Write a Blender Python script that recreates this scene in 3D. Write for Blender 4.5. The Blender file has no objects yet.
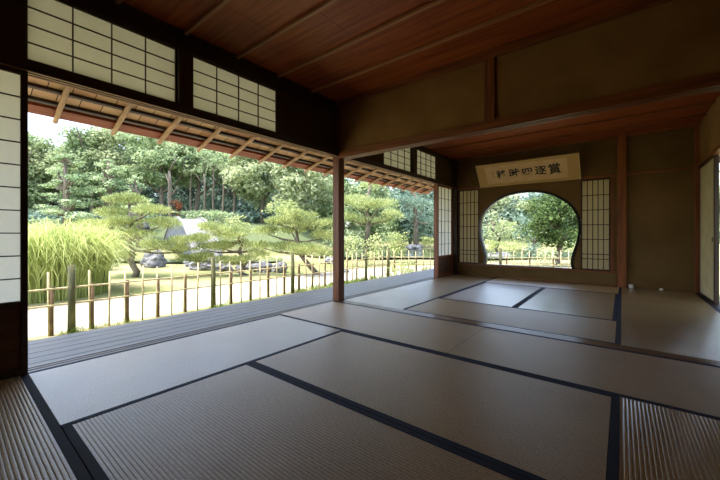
import bpy, math, random
import numpy as np
from mathutils import Vector, Matrix
C = bpy.context.scene.collection
rnd = random.Random(7)

# ------------------------------------------------------------------ camera data
CAM = (2.91, -0.33, 0.862); YAW = math.radians(38.4); F = 331.0; CY = 234.5
def P(u, v, d):
    r = (u-360)/F*d
    return (CAM[0]-math.sin(YAW)*d+math.cos(YAW)*r, CAM[1]+math.cos(YAW)*d+math.sin(YAW)*r, CAM[2]-(v-CY)/F*d)

# ------------------------------------------------------------------ mesh helpers
class MB:
    def __init__(s): s.v = []; s.f = []
    def add(s, vs, fs):
        n = len(s.v); s.v += [tuple(v) for v in vs]; s.f += [tuple(i+n for i in f) for f in fs]; return s
    def box(s, x0, x1, y0, y1, z0, z1, b=0.0):
        if b <= 0:
            return s.add([(x0,y0,z0),(x1,y0,z0),(x1,y1,z0),(x0,y1,z0),(x0,y0,z1),(x1,y0,z1),(x1,y1,z1),(x0,y1,z1)],
                  [(0,3,2,1),(4,5,6,7),(0,1,5,4),(1,2,6,5),(2,3,7,6),(3,0,4,7)])
        b = min(b, (x1-x0)*.45, (y1-y0)*.45, (z1-z0)*.45)
        bm = []
        # chamfered box: 24 verts, three per corner
        vs = []; idx = {}
        for i, x in enumerate((x0, x1)):
            for j, y in enumerate((y0, y1)):
                for k, z in enumerate((z0, z1)):
                    sx = b if i == 0 else -b; sy = b if j == 0 else -b; sz = b if k == 0 else -b
                    idx[i,j,k,0] = len(vs); vs.append((x, y+sy, z+sz))
                    idx[i,j,k,1] = len(vs); vs.append((x+sx, y, z+sz))
                    idx[i,j,k,2] = len(vs); vs.append((x+sx, y+sy, z))
        I = idx; fs = []
        def quad(a, flip): fs.append(tuple(reversed(a)) if flip else tuple(a))
        for i in (0,1):
            quad([I[i,0,0,0], I[i,1,0,0], I[i,1,1,0], I[i,0,1,0]], i == 0)
            quad([I[0,i,0,1], I[1,i,0,1], I[1,i,1,1], I[0,i,1,1]], i == 1)
            quad([I[0,0,i,2], I[1,0,i,2], I[1,1,i,2], I[0,1,i,2]], i == 0)
        for i in (0,1):
            for j in (0,1):
                quad([I[i,j,0,0], I[i,j,1,0], I[i,j,1,1], I[i,j,0,1]], i != j)
                quad([I[i,0,j,0], I[i,1,j,0], I[i,1,j,2], I[i,0,j,2]], i == j)
                quad([I[0,i,j,1], I[1,i,j,1], I[1,i,j,2], I[0,i,j,2]], i != j)
        for i in (0,1):
            for j in (0,1):
                for k in (0,1):
                    quad([I[i,j,k,0], I[i,j,k,1], I[i,j,k,2]], (i+j+k) % 2 == 1)
        return s.add(vs, fs)
    def tube(s, pts, rad, n=8, cap=True):
        pts = [Vector(p) for p in pts]; m = len(pts)
        if not isinstance(rad, (list, tuple)): rad = [rad]*m
        base = len(s.v); ref = None
        for i, p in enumerate(pts):
            t = (pts[min(i+1,m-1)]-pts[max(i-1,0)]).normalized()
            if ref is None:
                ref = Vector((1,0,0)) if abs(t.x) < .9 else Vector((0,1,0))
            a = (ref - t*ref.dot(t)).normalized(); ref = a; b = t.cross(a)
            for k in range(n):
                g = 2*math.pi*k/n
                s.v.append(tuple(p + (a*math.cos(g)+b*math.sin(g))*rad[i]))
        for i in range(m-1):
            for k in range(n):
                k2 = (k+1) % n
                s.f.append((base+i*n+k, base+i*n+k2, base+(i+1)*n+k2, base+(i+1)*n+k))
        if cap:
            s.f.append(tuple(base+k for k in reversed(range(n))))
            s.f.append(tuple(base+(m-1)*n+k for k in range(n)))
        return s
    def prism(s, poly, axis, a0, a1):
        """poly of 2-D points extruded along axis (0,1,2); coordinates in remaining axes order"""
        def pt(p, a):
            if axis == 0: return (a, p[0], p[1])
            if axis == 1: return (p[0], a, p[1])
            return (p[0], p[1], a)
        n = len(poly)
        vs = [pt(p, a0) for p in poly]+[pt(p, a1) for p in poly]
        fs = [tuple(range(n)), tuple(range(2*n-1, n-1, -1))]+[(i, i+n, (i+1) % n+n, (i+1) % n) for i in range(n)]
        return s.add(vs, fs)
    def ico(s, c, r, sub=2, jit=0.0, rg=None):
        import bmesh
        bm = bmesh.new(); bmesh.ops.create_icosphere(bm, subdivisions=sub, radius=1)
        vs = []
        for v in bm.verts:
            k = 1+(rg.uniform(-jit, jit) if rg else 0)
            vs.append((c[0]+v.co.x*r[0]*k, c[1]+v.co.y*r[1]*k, c[2]+v.co.z*r[2]*k))
        fs = [tuple(v.index for v in f.verts) for f in bm.faces]
        bm.free()
        return s.add(vs, fs)
    def build(s, name, mat, parent=None, smooth=False, origin=None):
        return build_np(name, np.array(s.v, dtype=np.float64), s.f, mat, parent, smooth, origin)

ORG = {}
def build_np(name, V, F_, mat, parent=None, smooth=False, origin=None):
    if parent is not None:
        o0 = ORG[parent.name]
    elif origin is not None:
        o0 = origin
    else:
        mn = V.min(0); mx = V.max(0); o0 = ((mn[0]+mx[0])/2, (mn[1]+mx[1])/2, mn[2])
    V = V - np.array(o0)
    me = bpy.data.meshes.new(name)
    if isinstance(F_, np.ndarray):
        nf, k = F_.shape
        me.vertices.add(len(V)); me.vertices.foreach_set('co', V.astype(np.float32).ravel())
        me.loops.add(nf*k); me.loops.foreach_set('vertex_index', F_.astype(np.int32).ravel())
        me.polygons.add(nf); me.polygons.foreach_set('loop_start', np.arange(0, nf*k, k, dtype=np.int32))
        me.polygons.foreach_set('loop_total', np.full(nf, k, dtype=np.int32))
        me.update(calc_edges=True); me.validate()
    else:
        me.from_pydata([tuple(v) for v in V], [], F_); me.update()
    if smooth:
        me.polygons.foreach_set('use_smooth', [True]*len(me.polygons))
    me.materials.append(mat)
    o = bpy.data.objects.new(name, me); C.objects.link(o)
    ORG[o.name] = tuple(o0)
    if parent is not None:
        o.parent = parent
    else:
        o.location = o0
    return o
def thing(name, label, cat, loc=(0,0,0), group=None):
    o = bpy.data.objects.new(name, None); C.objects.link(o); o.empty_display_size = .1
    o.location = loc; ORG[o.name] = tuple(loc); o['label'] = label; o['category'] = cat
    if group: o['group'] = group
    return o
def tag(o, label, cat, group=None, kind=None):
    o['label'] = label; o['category'] = cat
    if group: o['group'] = group
    if kind: o['kind'] = kind
    return o
def struct(o, label=None):
    o['kind'] = 'structure'
    if label: o['label'] = label
    return o
def copy_thing(root, loc):
    r = root.copy(); C.objects.link(r); r.location = loc; ORG[r.name] = tuple(loc)
    for ch in list(root.children):
        c = ch.copy(); C.objects.link(c); c.parent = r
        for g in list(ch.children):
            d = g.copy(); C.objects.link(d); d.parent = c
    return r

# ------------------------------------------------------------------ materials
def lin(c):
    return tuple(((x/255)/12.92 if x/255 <= .04045 else ((x/255+.055)/1.055)**2.4) for x in c)+(1,)
def mat(name, c1, c2=None, rough=.7, scale=(3,3,3), noise=1.0, detail=4, bump=0.0, bscale=None, spec=.5, kind='noise', p2=(.35,.65)):
    m = bpy.data.materials.new(name); m.use_nodes = True; nt = m.node_tree; N = nt.nodes; L = nt.links
    b = N['Principled BSDF']; b.inputs['Roughness'].default_value = rough
    b.inputs['Specular IOR Level'].default_value = spec
    tc = N.new('ShaderNodeTexCoord'); mp = N.new('ShaderNodeMapping'); mp.inputs['Scale'].default_value = scale
    geo = N.new('ShaderNodeNewGeometry')
    L.new(geo.outputs['Position'], mp.inputs['Vector'])
    nz = N.new('ShaderNodeTexNoise'); nz.inputs['Scale'].default_value = noise; nz.inputs['Detail'].default_value = detail
    L.new(mp.outputs[0], nz.inputs['Vector'])
    if c2 is None: c2 = c1
    rp = N.new('ShaderNodeValToRGB'); rp.color_ramp.elements[0].position = p2[0]; rp.color_ramp.elements[1].position = p2[1]
    rp.color_ramp.elements[0].color = lin(c1); rp.color_ramp.elements[1].color = lin(c2)
    L.new(nz.outputs['Fac'], rp.inputs[0]); L.new(rp.outputs[0], b.inputs['Base Color'])
    if bump > 0:
        bp = N.new('ShaderNodeBump'); bp.inputs['Strength'].default_value = bump; bp.inputs['Distance'].default_value = .01
        if bscale is not None:
            n2 = N.new('ShaderNodeTexNoise'); n2.inputs['Scale'].default_value = bscale; n2.inputs['Detail'].default_value = 3
            L.new(mp.outputs[0], n2.inputs['Vector']); L.new(n2.outputs['Fac'], bp.inputs['Height'])
        else:
            L.new(nz.outputs['Fac'], bp.inputs['Height'])
        L.new(bp.outputs[0], b.inputs['Normal'])
    return m
def wood(name, c1, c2, axis, rough=.5, bump=.25, spec=.5):
    sc = [28, 28, 28]; sc[axis] = 1.6
    return mat(name, c1, c2, rough, tuple(sc), 1.0, 5, bump, None, spec, p2=(.3,.7))
def paper_mat(name, col, trans=.6):
    m = bpy.data.materials.new(name); m.use_nodes = True; nt = m.node_tree; N = nt.nodes; L = nt.links
    N.remove(N['Principled BSDF']); out = N['Material Output']
    tc = N.new('ShaderNodeNewGeometry'); nz = N.new('ShaderNodeTexNoise'); nz.inputs['Scale'].default_value = 25; nz.inputs['Detail'].default_value = 5
    L.new(tc.outputs['Position'], nz.inputs['Vector'])
    rp = N.new('ShaderNodeValToRGB'); c = lin(col); rp.color_ramp.elements[0].color = tuple(x*.9 for x in c[:3])+(1,); rp.color_ramp.elements[1].color = c
    L.new(nz.outputs['Fac'], rp.inputs[0])
    d = N.new('ShaderNodeBsdfDiffuse'); t = N.new('ShaderNodeBsdfTranslucent'); mx = N.new('ShaderNodeMixShader'); mx.inputs[0].default_value = trans
    L.new(rp.outputs[0], d.inputs[0]); L.new(rp.outputs[0], t.inputs[0]); L.new(d.outputs[0], mx.inputs[1]); L.new(t.outputs[0], mx.inputs[2]); L.new(mx.outputs[0], out.inputs[0])
    return m
def leaf_mat(name, c1, c2, trans=.35, vs=.6):
    m = bpy.data.materials.new(name); m.use_nodes = True; nt = m.node_tree; N = nt.nodes; L = nt.links
    N.remove(N['Principled BSDF']); out = N['Material Output']
    geo = N.new('ShaderNodeNewGeometry')
    nz = N.new('ShaderNodeTexNoise'); nz.inputs['Scale'].default_value = vs; nz.inputs['Detail'].default_value = 3
    L.new(geo.outputs['Position'], nz.inputs['Vector'])
    ad = N.new('ShaderNodeMath'); ad.operation = 'MULTIPLY_ADD'; ad.inputs[1].default_value = .5; 
    L.new(geo.outputs['Random Per Island'], ad.inputs[0]); 
    sb = N.new('ShaderNodeMath'); sb.operation = 'SUBTRACT'; sb.inputs[1].default_value = .25
    L.new(nz.outputs['Fac'], sb.inputs[0]); L.new(sb.outputs[0], ad.inputs[2])
    rp = N.new('ShaderNodeValToRGB'); rp.color_ramp.elements[0].position = .2; rp.color_ramp.elements[1].position = .8
    rp.color_ramp.elements[0].color = lin(c1); rp.color_ramp.elements[1].color = lin(c2)
    L.new(ad.outputs[0], rp.inputs[0])
    d = N.new('ShaderNodeBsdfDiffuse'); t = N.new('ShaderNodeBsdfTranslucent'); mx = N.new('ShaderNodeMixShader'); mx.inputs[0].default_value = trans
    L.new(rp.outputs[0], d.inputs[0]); L.new(rp.outputs[0], t.inputs[0]); L.new(d.outputs[0], mx.inputs[1]); L.new(t.outputs[0], mx.inputs[2]); L.new(mx.outputs[0], out.inputs[0])
    return m
def tatami_mat(name, axis):
    """rush weave: dashes along the ridge direction (axis), straw grey-green"""
    m = bpy.data.materials.new(name); m.use_nodes = True; nt = m.node_tree; N = nt.nodes; L = nt.links
    b = N['Principled BSDF']; b.inputs['Roughness'].default_value = .38; b.inputs['Specular IOR Level'].default_value = .5; b.inputs['IOR'].default_value = 1.6; b.inputs['Coat Weight'].default_value = 1 if axis == 1 else .7; b.inputs['Coat Roughness'].default_value = .2 if axis == 1 else .34; b.inputs['Coat IOR'].default_value = 1.86 if axis == 1 else 1.5
    b.inputs['Anisotropic'].default_value = .85
    tg = N.new('ShaderNodeCombineXYZ'); tg.inputs[0].default_value = 0.0 if axis == 1 else 1.0; tg.inputs[1].default_value = 1.0 if axis == 1 else 0.0
    L.new(tg.outputs[0], b.inputs['Tangent'])
    geo = N.new('ShaderNodeNewGeometry')
    mp = N.new('ShaderNodeMapping'); sc = [60, 60, 60]; sc[axis] = 260; mp.inputs['Scale'].default_value = sc
    L.new(geo.outputs['Position'], mp.inputs['Vector'])
    nz = N.new('ShaderNodeTexNoise'); nz.inputs['Scale'].default_value = 1; nz.inputs['Detail'].default_value = 2; L.new(mp.outputs[0], nz.inputs['Vector'])
    big = N.new('ShaderNodeTexNoise'); big.inputs['Scale'].default_value = 2.2; big.inputs['Detail'].default_value = 4; L.new(geo.outputs['Position'], big.inputs['Vector'])
    rp = N.new('ShaderNodeValToRGB'); e = rp.color_ramp.elements; e[0].position = .3; e[1].position = .7
    e[0].color = lin((150,122,80)); e[1].color = lin((192,164,114))
    L.new(nz.outputs['Fac'], rp.inputs[0])
    mx = N.new('ShaderNodeMix'); mx.data_type = 'RGBA'; mx.blend_type = 'MULTIPLY'; mx.inputs[0].default_value = .55
    r2 = N.new('ShaderNodeValToRGB'); r2.color_ramp.elements[0].position = .3; r2.color_ramp.elements[1].position = .7
    r2.color_ramp.elements[0].color = (.72,.70,.66,1); r2.color_ramp.elements[1].color = (1,1,1,1)
    L.new(big.outputs['Fac'], r2.inputs[0]); L.new(rp.outputs[0], mx.inputs[6]); L.new(r2.outputs[0], mx.inputs[7]); L.new(mx.outputs[2], b.inputs['Base Color'])
    bp = N.new('ShaderNodeBump'); bp.inputs['Strength'].default_value = .35; bp.inputs['Distance'].default_value = .002
    L.new(nz.outputs['Fac'], bp.inputs['Height']); L.new(bp.outputs[0], b.inputs['Normal'])
    return m

M = {}
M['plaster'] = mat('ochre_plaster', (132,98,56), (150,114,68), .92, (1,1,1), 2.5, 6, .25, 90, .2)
M['plaster_back'] = mat('shaded_room_plaster', (102,79,45), (115,90,54), .92, (1,1,1), 2.5, 6, .2, 90, .2)  # ochre plaster darkened, the back wall's shade put into its colour
M['plaster_dark'] = mat('unlit_plaster', (72,56,34), (84,66,42), .92, (1,1,1), 2.5, 6, .2, 90, .2)  # plaster on unlit faces, lack of light painted in as darker colour
for i, ax in enumerate('xyz'):
    M['wood_'+ax] = wood('reddish_cedar_'+ax, (98,52,22), (146,86,42), i, .45)
    M['dark_'+ax] = wood('dark_stained_wood_'+ax, (46,30,20), (66,42,27), i, .5)
    M['tan_'+ax] = wood('pale_cedar_'+ax, (146,112,82), (186,148,114), i, .6)
M['ceil'] = wood('cedar_ceiling_board', (124,54,20), (172,90,40), 0, .5, .15)
M['batten'] = wood('worn_ceiling_batten', (150,104,66), (186,134,92), 0, .5)
M['pillar'] = wood('old_cypress_pillar', (92,48,20), (136,80,38), 2, .5)
M['koshi'] = wood('brown_wainscot_board', (66,40,22), (96,60,34), 1, .5)
M['deck'] = wood('weathered_deck_board', (80,77,78), (108,104,104), 1, .38, .3, .6)
M['heri'] = mat('navy_cloth', (16,20,40), (26,32,58), .75, (1,1,1), 400, 2, .3, 900, .3)
M['tatx'] = tatami_mat('rush_weave_x', 0); M['taty'] = tatami_mat('rush_weave_y', 1)
M['under'] = mat('subfloor_wood', (60,45,32), (80,60,42), .8, (3,3,3))
M['paper'] = paper_mat('shoji_paper', (238,237,230), .82)
M['paper_shaded'] = paper_mat('shaded_yellow_shoji_paper', (200,186,156), .66)  # yellower paper, also darkened and less translucent: outdoor shade painted in
M['fusuma'] = mat('pale_fusuma_paper', (204,192,150), (216,204,162), .85, (1,1,1), 6, 5, .05, 120, .2)
M['black'] = mat('black_lacquer', (16,13,11), (24,19,16), .3, (1,1,1), 4)
M['roofboard'] = None
M['bamboo'] = mat('pale_bamboo', (176,160,118), (206,192,150), .5, (1,1,1), 9, 3, .1)
M['bamboo_dark'] = mat('brown_bamboo', (84,66,44), (120,96,66), .6, (1,1,1), 9, 3, .1)
M['post'] = mat('mossy_log', (72,74,46), (112,112,74), .85, (1,1,.3), 14, 4, .5)
M['rock'] = mat('grey_rock', (78,79,84), (136,135,134), .9, (1,1,1), 3, 8, .8, 14)
M['stone'] = mat('pale_granite', (108,108,105), (136,134,129), .85, (1,1,1), 6, 6, .3, 40)
M['bark'] = mat('grey_brown_bark', (84,74,62), (128,116,100), .9, (4,4,1), 4, 6, .8)
M['scroll'] = mat('scroll_paper', (214,178,134), (226,192,150), .8, (1,1,1), 8, 4)
M['brocade'] = mat('gold_brocade', (190,152,96), (206,168,110), .6, (1,1,1), 60, 4, .1)
M['ink'] = mat('black_ink', (12,10,9), (18,16,14), .6)
M['seal'] = mat('faded_red_seal', (150,96,84), (160,104,90), .7)
M['white'] = mat('white_plastic', (210,206,196), (220,216,206), .5)

def m_roof():
    m = bpy.data.materials.new('split_cedar_shingles'); m.use_nodes = True; nt = m.node_tree; N = nt.nodes; L = nt.links
    b = N['Principled BSDF']; b.inputs['Roughness'].default_value = .8
    geo = N.new('ShaderNodeNewGeometry'); sep = N.new('ShaderNodeSeparateXYZ'); L.new(geo.outputs['Position'], sep.inputs[0])
    cb = N.new('ShaderNodeCombineXYZ'); L.new(sep.outputs[1], cb.inputs[0]); L.new(sep.outputs[0], cb.inputs[1])
    br = N.new('ShaderNodeTexBrick'); br.inputs['Scale'].default_value = 1; br.inputs['Brick Width'].default_value = .17; br.inputs['Row Height'].default_value = .19
    br.inputs['Mortar Size'].default_value = .004; br.inputs['Color1'].default_value = lin((236,196,158)); br.inputs['Color2'].default_value = lin((210,156,118)); br.inputs['Mortar'].default_value = lin((70,44,28))
    L.new(cb.outputs[0], br.inputs['Vector'])
    nz = N.new('ShaderNodeTexNoise'); nz.inputs['Scale'].default_value = 5; nz.inputs['Detail'].default_value = 5; L.new(geo.outputs['Position'], nz.inputs['Vector'])
    mx = N.new('ShaderNodeMix'); mx.data_type = 'RGBA'; mx.blend_type = 'MULTIPLY'; mx.inputs[0].default_value = .3
    L.new(br.outputs['Color'], mx.inputs[6]); L.new(nz.outputs['Color'], mx.inputs[7]); L.new(mx.outputs[2], b.inputs['Base Color'])
    return m
M['roofboard'] = m_roof()
def m_ground():
    m = bpy.data.materials.new('garden_ground'); m.use_nodes = True; nt = m.node_tree; N = nt.nodes; L = nt.links
    b = N['Principled BSDF']; b.inputs['Roughness'].default_value = .95; b.inputs['Specular IOR Level'].default_value = .1
    g2 = N.new('ShaderNodeNewGeometry'); sp = N.new('ShaderNodeSeparateXYZ'); L.new(g2.outputs['Position'], sp.inputs[0])
    mr = N.new('ShaderNodeMapRange'); mr.inputs['From Min'].default_value = -.15; mr.inputs['From Max'].default_value = .35; L.new(sp.outputs[2], mr.inputs['Value'])
    mg = N.new('ShaderNodeMix'); mg.data_type = 'RGBA'; mg.inputs[7].default_value = lin((92,102,70)); L.new(mr.outputs[0], mg.inputs[0])
    geo = N.new('ShaderNodeNewGeometry')
    nz = N.new('ShaderNodeTexNoise'); nz.inputs['Scale'].default_value = .5; nz.inputs['Detail'].default_value = 6; L.new(geo.outputs['Position'], nz.inputs['Vector'])
    rp = N.new('ShaderNodeValToRGB'); rp.color_ramp.elements[0].position = .38; rp.color_ramp.elements[1].position = .62
    rp.color_ramp.elements[0].color = lin((112,118,72)); rp.color_ramp.elements[1].color = lin((156,148,110))
    L.new(nz.outputs['Fac'], rp.inputs[0])
    n2 = N.new('ShaderNodeTexNoise'); n2.inputs['Scale'].default_value = 14; n2.inputs['Detail'].default_value = 4; L.new(geo.outputs['Position'], n2.inputs['Vector'])
    mx = N.new('ShaderNodeMix'); mx.data_type = 'RGBA'; mx.blend_type = 'OVERLAY'; mx.inputs[0].default_value = .35
    L.new(rp.outputs[0], mx.inputs[6]); L.new(n2.outputs['Fac'], mx.inputs[7]); L.new(mx.outputs[2], mg.inputs[6]); L.new(mg.outputs[2], b.inputs['Base Color'])
    bp = N.new('ShaderNodeBump'); bp.inputs['Strength'].default_value = .4; bp.inputs['Distance'].default_value = .05; L.new(n2.outputs['Fac'], bp.inputs['Height']); L.new(bp.outputs[0], b.inputs['Normal'])
    return m
M['ground'] = m_ground()
M['gravel'] = mat('white_gravel', (158,152,136), (182,175,158), .95, (1,1,1), 30, 4, .3, 60, .1)
M['water'] = mat('pond_water', (70,84,60), (84,98,70), .08, (1,1,1), 1.5, 2, .06, 3)
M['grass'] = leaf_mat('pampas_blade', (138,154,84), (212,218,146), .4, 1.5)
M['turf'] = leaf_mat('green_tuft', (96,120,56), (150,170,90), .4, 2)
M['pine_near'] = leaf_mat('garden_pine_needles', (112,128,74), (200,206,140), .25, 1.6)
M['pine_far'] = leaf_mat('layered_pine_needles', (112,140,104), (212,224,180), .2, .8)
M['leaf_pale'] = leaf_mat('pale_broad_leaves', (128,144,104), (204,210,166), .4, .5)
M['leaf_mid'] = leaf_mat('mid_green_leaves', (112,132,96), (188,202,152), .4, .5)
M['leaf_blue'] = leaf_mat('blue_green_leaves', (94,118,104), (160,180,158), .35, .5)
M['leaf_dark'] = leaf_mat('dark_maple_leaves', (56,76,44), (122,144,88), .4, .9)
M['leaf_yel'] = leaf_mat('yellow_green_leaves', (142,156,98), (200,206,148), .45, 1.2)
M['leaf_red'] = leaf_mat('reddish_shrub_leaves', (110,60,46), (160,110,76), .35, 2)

# ------------------------------------------------------------------ room
A = .955
ZC = 2.56            # near ceiling
YD0, YD1 = 2.83, 2.95  # divider
YB = 6.62            # back wall
XR = 3.80
K0, K1 = 1.87, 1.94  # kamoi

# sub-floor
o = struct(MB().box(-.12, 3.95, -1.1, 6.75, -.16, -.06).build('floor', M['under']))

# tatami mats
heri_w = .034
def tatami(x0, x1, y0, y1, axis, label, group=None):
    t = thing('tatami_mat', label, 'tatami mat', ((x0+x1)/2, (y0+y1)/2, -.055), group)
    g = .0015
    x0 += g; x1 -= g; y0 += g; y1 -= g
    MB().box(x0, x1, y0, y1, -.055, -.006).build('core', M['under'], t)
    # ridged surface between the two borders, ridges along 'axis'
    if axis == 0: a0, a1, w0, w1 = x0, x1, y0+heri_w*.5, y1-heri_w*.5
    else: a0, a1, w0, w1 = y0, y1, x0+heri_w*.5, x1-heri_w*.5
    pitch = .0152; n = max(1, round((w1-w0)/pitch)); prof = []
    for i in range(n):
        for k, h in ((0,-.0024),(.05,-.0011),(.16,-.0004),(.38,0),(.62,0),(.84,-.0004),(.95,-.0011)):
            prof.append((w0+(i+k)*(w1-w0)/n, h))
    prof.append((w1, -.0024))
    seg = 2; V = []; Fq = []
    for s in range(seg+1):
        a = a0+(a1-a0)*s/seg
        for (w, h) in prof: V.append((a, w, h) if axis == 0 else (w, a, h))
    m = len(prof)
    for s in range(seg):
        for i in range(m-1):
            q = (s*m+i, s*m+i+1, (s+1)*m+i+1, (s+1)*m+i)
            Fq.append(tuple(reversed(q)) if axis == 0 else q)
    build_np('rush_surface', np.array(V), Fq, M['tatx' if axis == 0 else 'taty'], t)
    for e in (0, 1):
        if axis == 0:
            ya = y0 if e == 0 else y1-heri_w; b = MB().box(x0, x1, ya, ya+heri_w, -.05, .0012, .001)
        else:
            xa = x0 if e == 0 else x1-heri_w; b = MB().box(xa, xa+heri_w, y0, y1, -.05, .0012, .001)
        b.build('cloth_border', M['heri'], t)
    return t
tatami(0, A, 0, 2*A, 1, 'brightly lit tatami mat lying along the veranda edge at lower left')
tatami(A, 3*A, 0, A, 0, 'foreground tatami mat at bottom centre cut off by the picture edge')
tatami(A, 3*A, A, 2*A, 0, 'large tatami mat in the middle of the near room floor')
tatami(3*A, 4*A, 0, 2*A, 1, 'tatami mat in the bottom right corner with ridges running away from viewer')
tatami(0, 2*A, 2*A, YD0, 0, 'tatami mat of the near room touching the foot of the wooden pillar')
tatami(2*A, 4*A, 2*A, YD0, 0, 'grey tatami mat at the right before the wooden threshold')
tatami(0, 2*A, -A, 0, 0, 'tatami mat in the bottom left corner below the white shoji')
y2 = YD1
tatami(0, A, y2, y2+1.84, 1, 'far room tatami mat beside the veranda, just past the pillar')
tatami(0, A, y2+1.84, YB-.03, 1, 'far room tatami mat at the far left corner below the lattice shoji')
tatami(A, 3*A, y2, y2+.92, 0, 'far room tatami mat lying directly along the threshold')
tatami(A, 2*A, y2+.92, 5.74, 1, 'far room tatami mat in the middle, left of the thick border')
tatami(2*A, 3*A, y2+.92, 5.74, 1, 'far room tatami mat in the middle, right of the thick border')
tatami(A, 3*A, 5.74, YB-.03, 0, 'narrow looking tatami mat directly under the round window')
tatami(3*A, XR-.02, y2, y2+1.84, 1, 'brown shadowed tatami mat at right just beyond the threshold')
tatami(3*A, XR-.02, y2+1.84, YB-.03, 1, 'shadowed tatami mat in front of the plain plaster wall panel')

# thresholds (grooved)
def grooved_x(name, x0, x1, y0, y1, z0, z1, m, top=True, parent=None):
    w = y1-y0; p = []
    g = [(.18,.40),(.58,.80)]; gd = .004 if top else .012
    zz, zb = (z1, z0) if top else (z0, z1); s = -1 if top else 1
    p = [(y0, zb), (y0, zz)]
    for a, b in g:
        p += [(y0+a*w, zz), (y0+a*w, zz+s*gd), (y0+b*w, zz+s*gd), (y0+b*w, zz)]
    p += [(y1, zz), (y1, zb)]
    return MB().prism(p, 0, x0, x1).build(name, m, parent)
def grooved_y(name, x0, x1, y0, y1, z0, z1, m, top=True, parent=None):
    w = x1-x0; gd = .004 if top else .012
    zz, zb = (z1, z0) if top else (z0, z1); s = -1 if top else 1
    p = [(x0, zb), (x0, zz)]
    for a, b in [(.18,.40),(.58,.80)]:
        p += [(x0+a*w, zz), (x0+a*w, zz+s*gd), (x0+b*w, zz+s*gd), (x0+b*w, zz)]
    p += [(x1, zz), (x1, zb)]
    return MB().prism(p, 1, y0, y1).build(name, m, parent)
M['sill'] = wood('worn_polished_sill', (120,96,78), (150,124,104), 0, .22, .1, .7)
M['silly'] = wood('worn_sill_y', (96,84,78), (128,116,110), 1, .3, .1, .6)
struct(grooved_x('trim_1', .055, XR, YD0, YD1, -.055, .002, M['sill']))
struct(grooved_y('trim_2', -.115, 0, -1.0, YB, -.055, .0, M['silly']))

# veranda deck
mb = MB(); xs = -.118
for i in range(6):
    w = .138; mb.box(xs-w, xs-.004, -2.4, 8.2, -.06, -.022, .003); xs -= w
deck = struct(mb.build('veranda_floor', M['deck'])); deck.name = 'floor_veranda'
struct(MB().box(-.93, -.86, -2.4, 8.2, -.22, -.061).build('trim_3', M['dark_y']))

# walls of the x=0 side (above kamoi) and posts
kam_l = struct(grooved_y('trim_4', -.055, .055, -1.0, YB, K0, K1, M['dark_y'], False))
struct(grooved_y('trim_15', -.05, .05, -1.0, YB, K0-.003, K0+.02, M['tan_y'], False))
struct(MB().box(-.05, .03, -1.0, YB, 2.41, 2.47).build('trim_5', M['dark_y']))
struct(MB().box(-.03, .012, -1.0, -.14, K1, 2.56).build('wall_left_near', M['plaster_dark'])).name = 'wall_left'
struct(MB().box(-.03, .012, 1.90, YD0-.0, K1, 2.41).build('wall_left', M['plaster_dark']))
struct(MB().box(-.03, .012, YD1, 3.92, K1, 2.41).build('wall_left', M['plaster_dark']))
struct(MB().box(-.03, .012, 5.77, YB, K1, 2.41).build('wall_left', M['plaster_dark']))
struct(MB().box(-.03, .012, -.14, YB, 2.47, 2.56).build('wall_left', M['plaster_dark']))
for i, (y0, y1, lab) in enumerate(((-.14, 0, 'short dark post left of the transom nearest the viewer'),
                    (.87, 1.01, 'short dark post between the two large near transoms'),
                    (4.78, 4.93, 'short dark post between the two small far transoms'))):
    tag(MB().box(-.05, .05, y0+.012, y1-.012, K1, 2.41, .003).build('strut_post', M['dark_z']), lab, 'post')

def lattice(mb, axis, pos, th, a0, a1, z0, z1, nc, nr, w=.008):
    for i in range(1, nc):
        a = a0+(a1-a0)*i/nc
        if axis == 'x': mb.box(pos-th/2, pos+th/2, a-w/2, a+w/2, z0, z1)
        else: mb.box(a-w/2, a+w/2, pos-th/2, pos+th/2, z0, z1)
    for j in range(1, nr):
        z = z0+(z1-z0)*j/nr
        if axis == 'x': mb.box(pos-th*.45, pos+th*.45, a0, a1, z-w/2, z+w/2)
        else: mb.box(a0, a1, pos-th*.45, pos+th*.45, z-w/2, z+w/2)
def frame(mb, axis, p0, p1, a0, a1, z0, z1, w, wt=None, wb=None):
    wt = w if wt is None else wt; wb = w if wb is None else wb
    def B(a, b, c, d):
        if axis == 'x': mb.box(p0, p1, a, b, c, d, .002)
        else: mb.box(a, b, p0, p1, c, d, .002)
    B(a0, a0+w, z0, z1); B(a1-w, a1, z0, z1); B(a0+w, a1-w, z1-wt, z1); B(a0+w, a1-w, z0, z0+wb)

def ranma(y0, y1, lab, nc=4):
    t = thing('transom_screen', lab, 'transom screen', (0, (y0+y1)/2, K1))
    mb = MB(); frame(mb, 'x', -.02, .012, y0-.012, y1+.012, K1, 2.41, .012); mb.build('frame', M['dark_y'], t)
    mb = MB(); lattice(mb, 'x', .0, .012, y0, y1, K1+.012, 2.398, nc, 4, .007); mb.build('lattice', M['dark_y'], t)
    MB().box(-.010, -.0085, y0, y1, K1+.012, 2.398).build('paper', M['paper'], t)
    return t
ranma(0, .87, 'yellowish paper transom at upper left, nearest the viewer')
ranma(1.01, 1.89, 'second large paper transom, between the dark post and dark wall')
ranma(3.93, 4.77, 'small paper transom of the far room, left of the pair')
ranma(4.94, 5.76, 'small paper transom of the far room, right of the pair')

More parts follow.
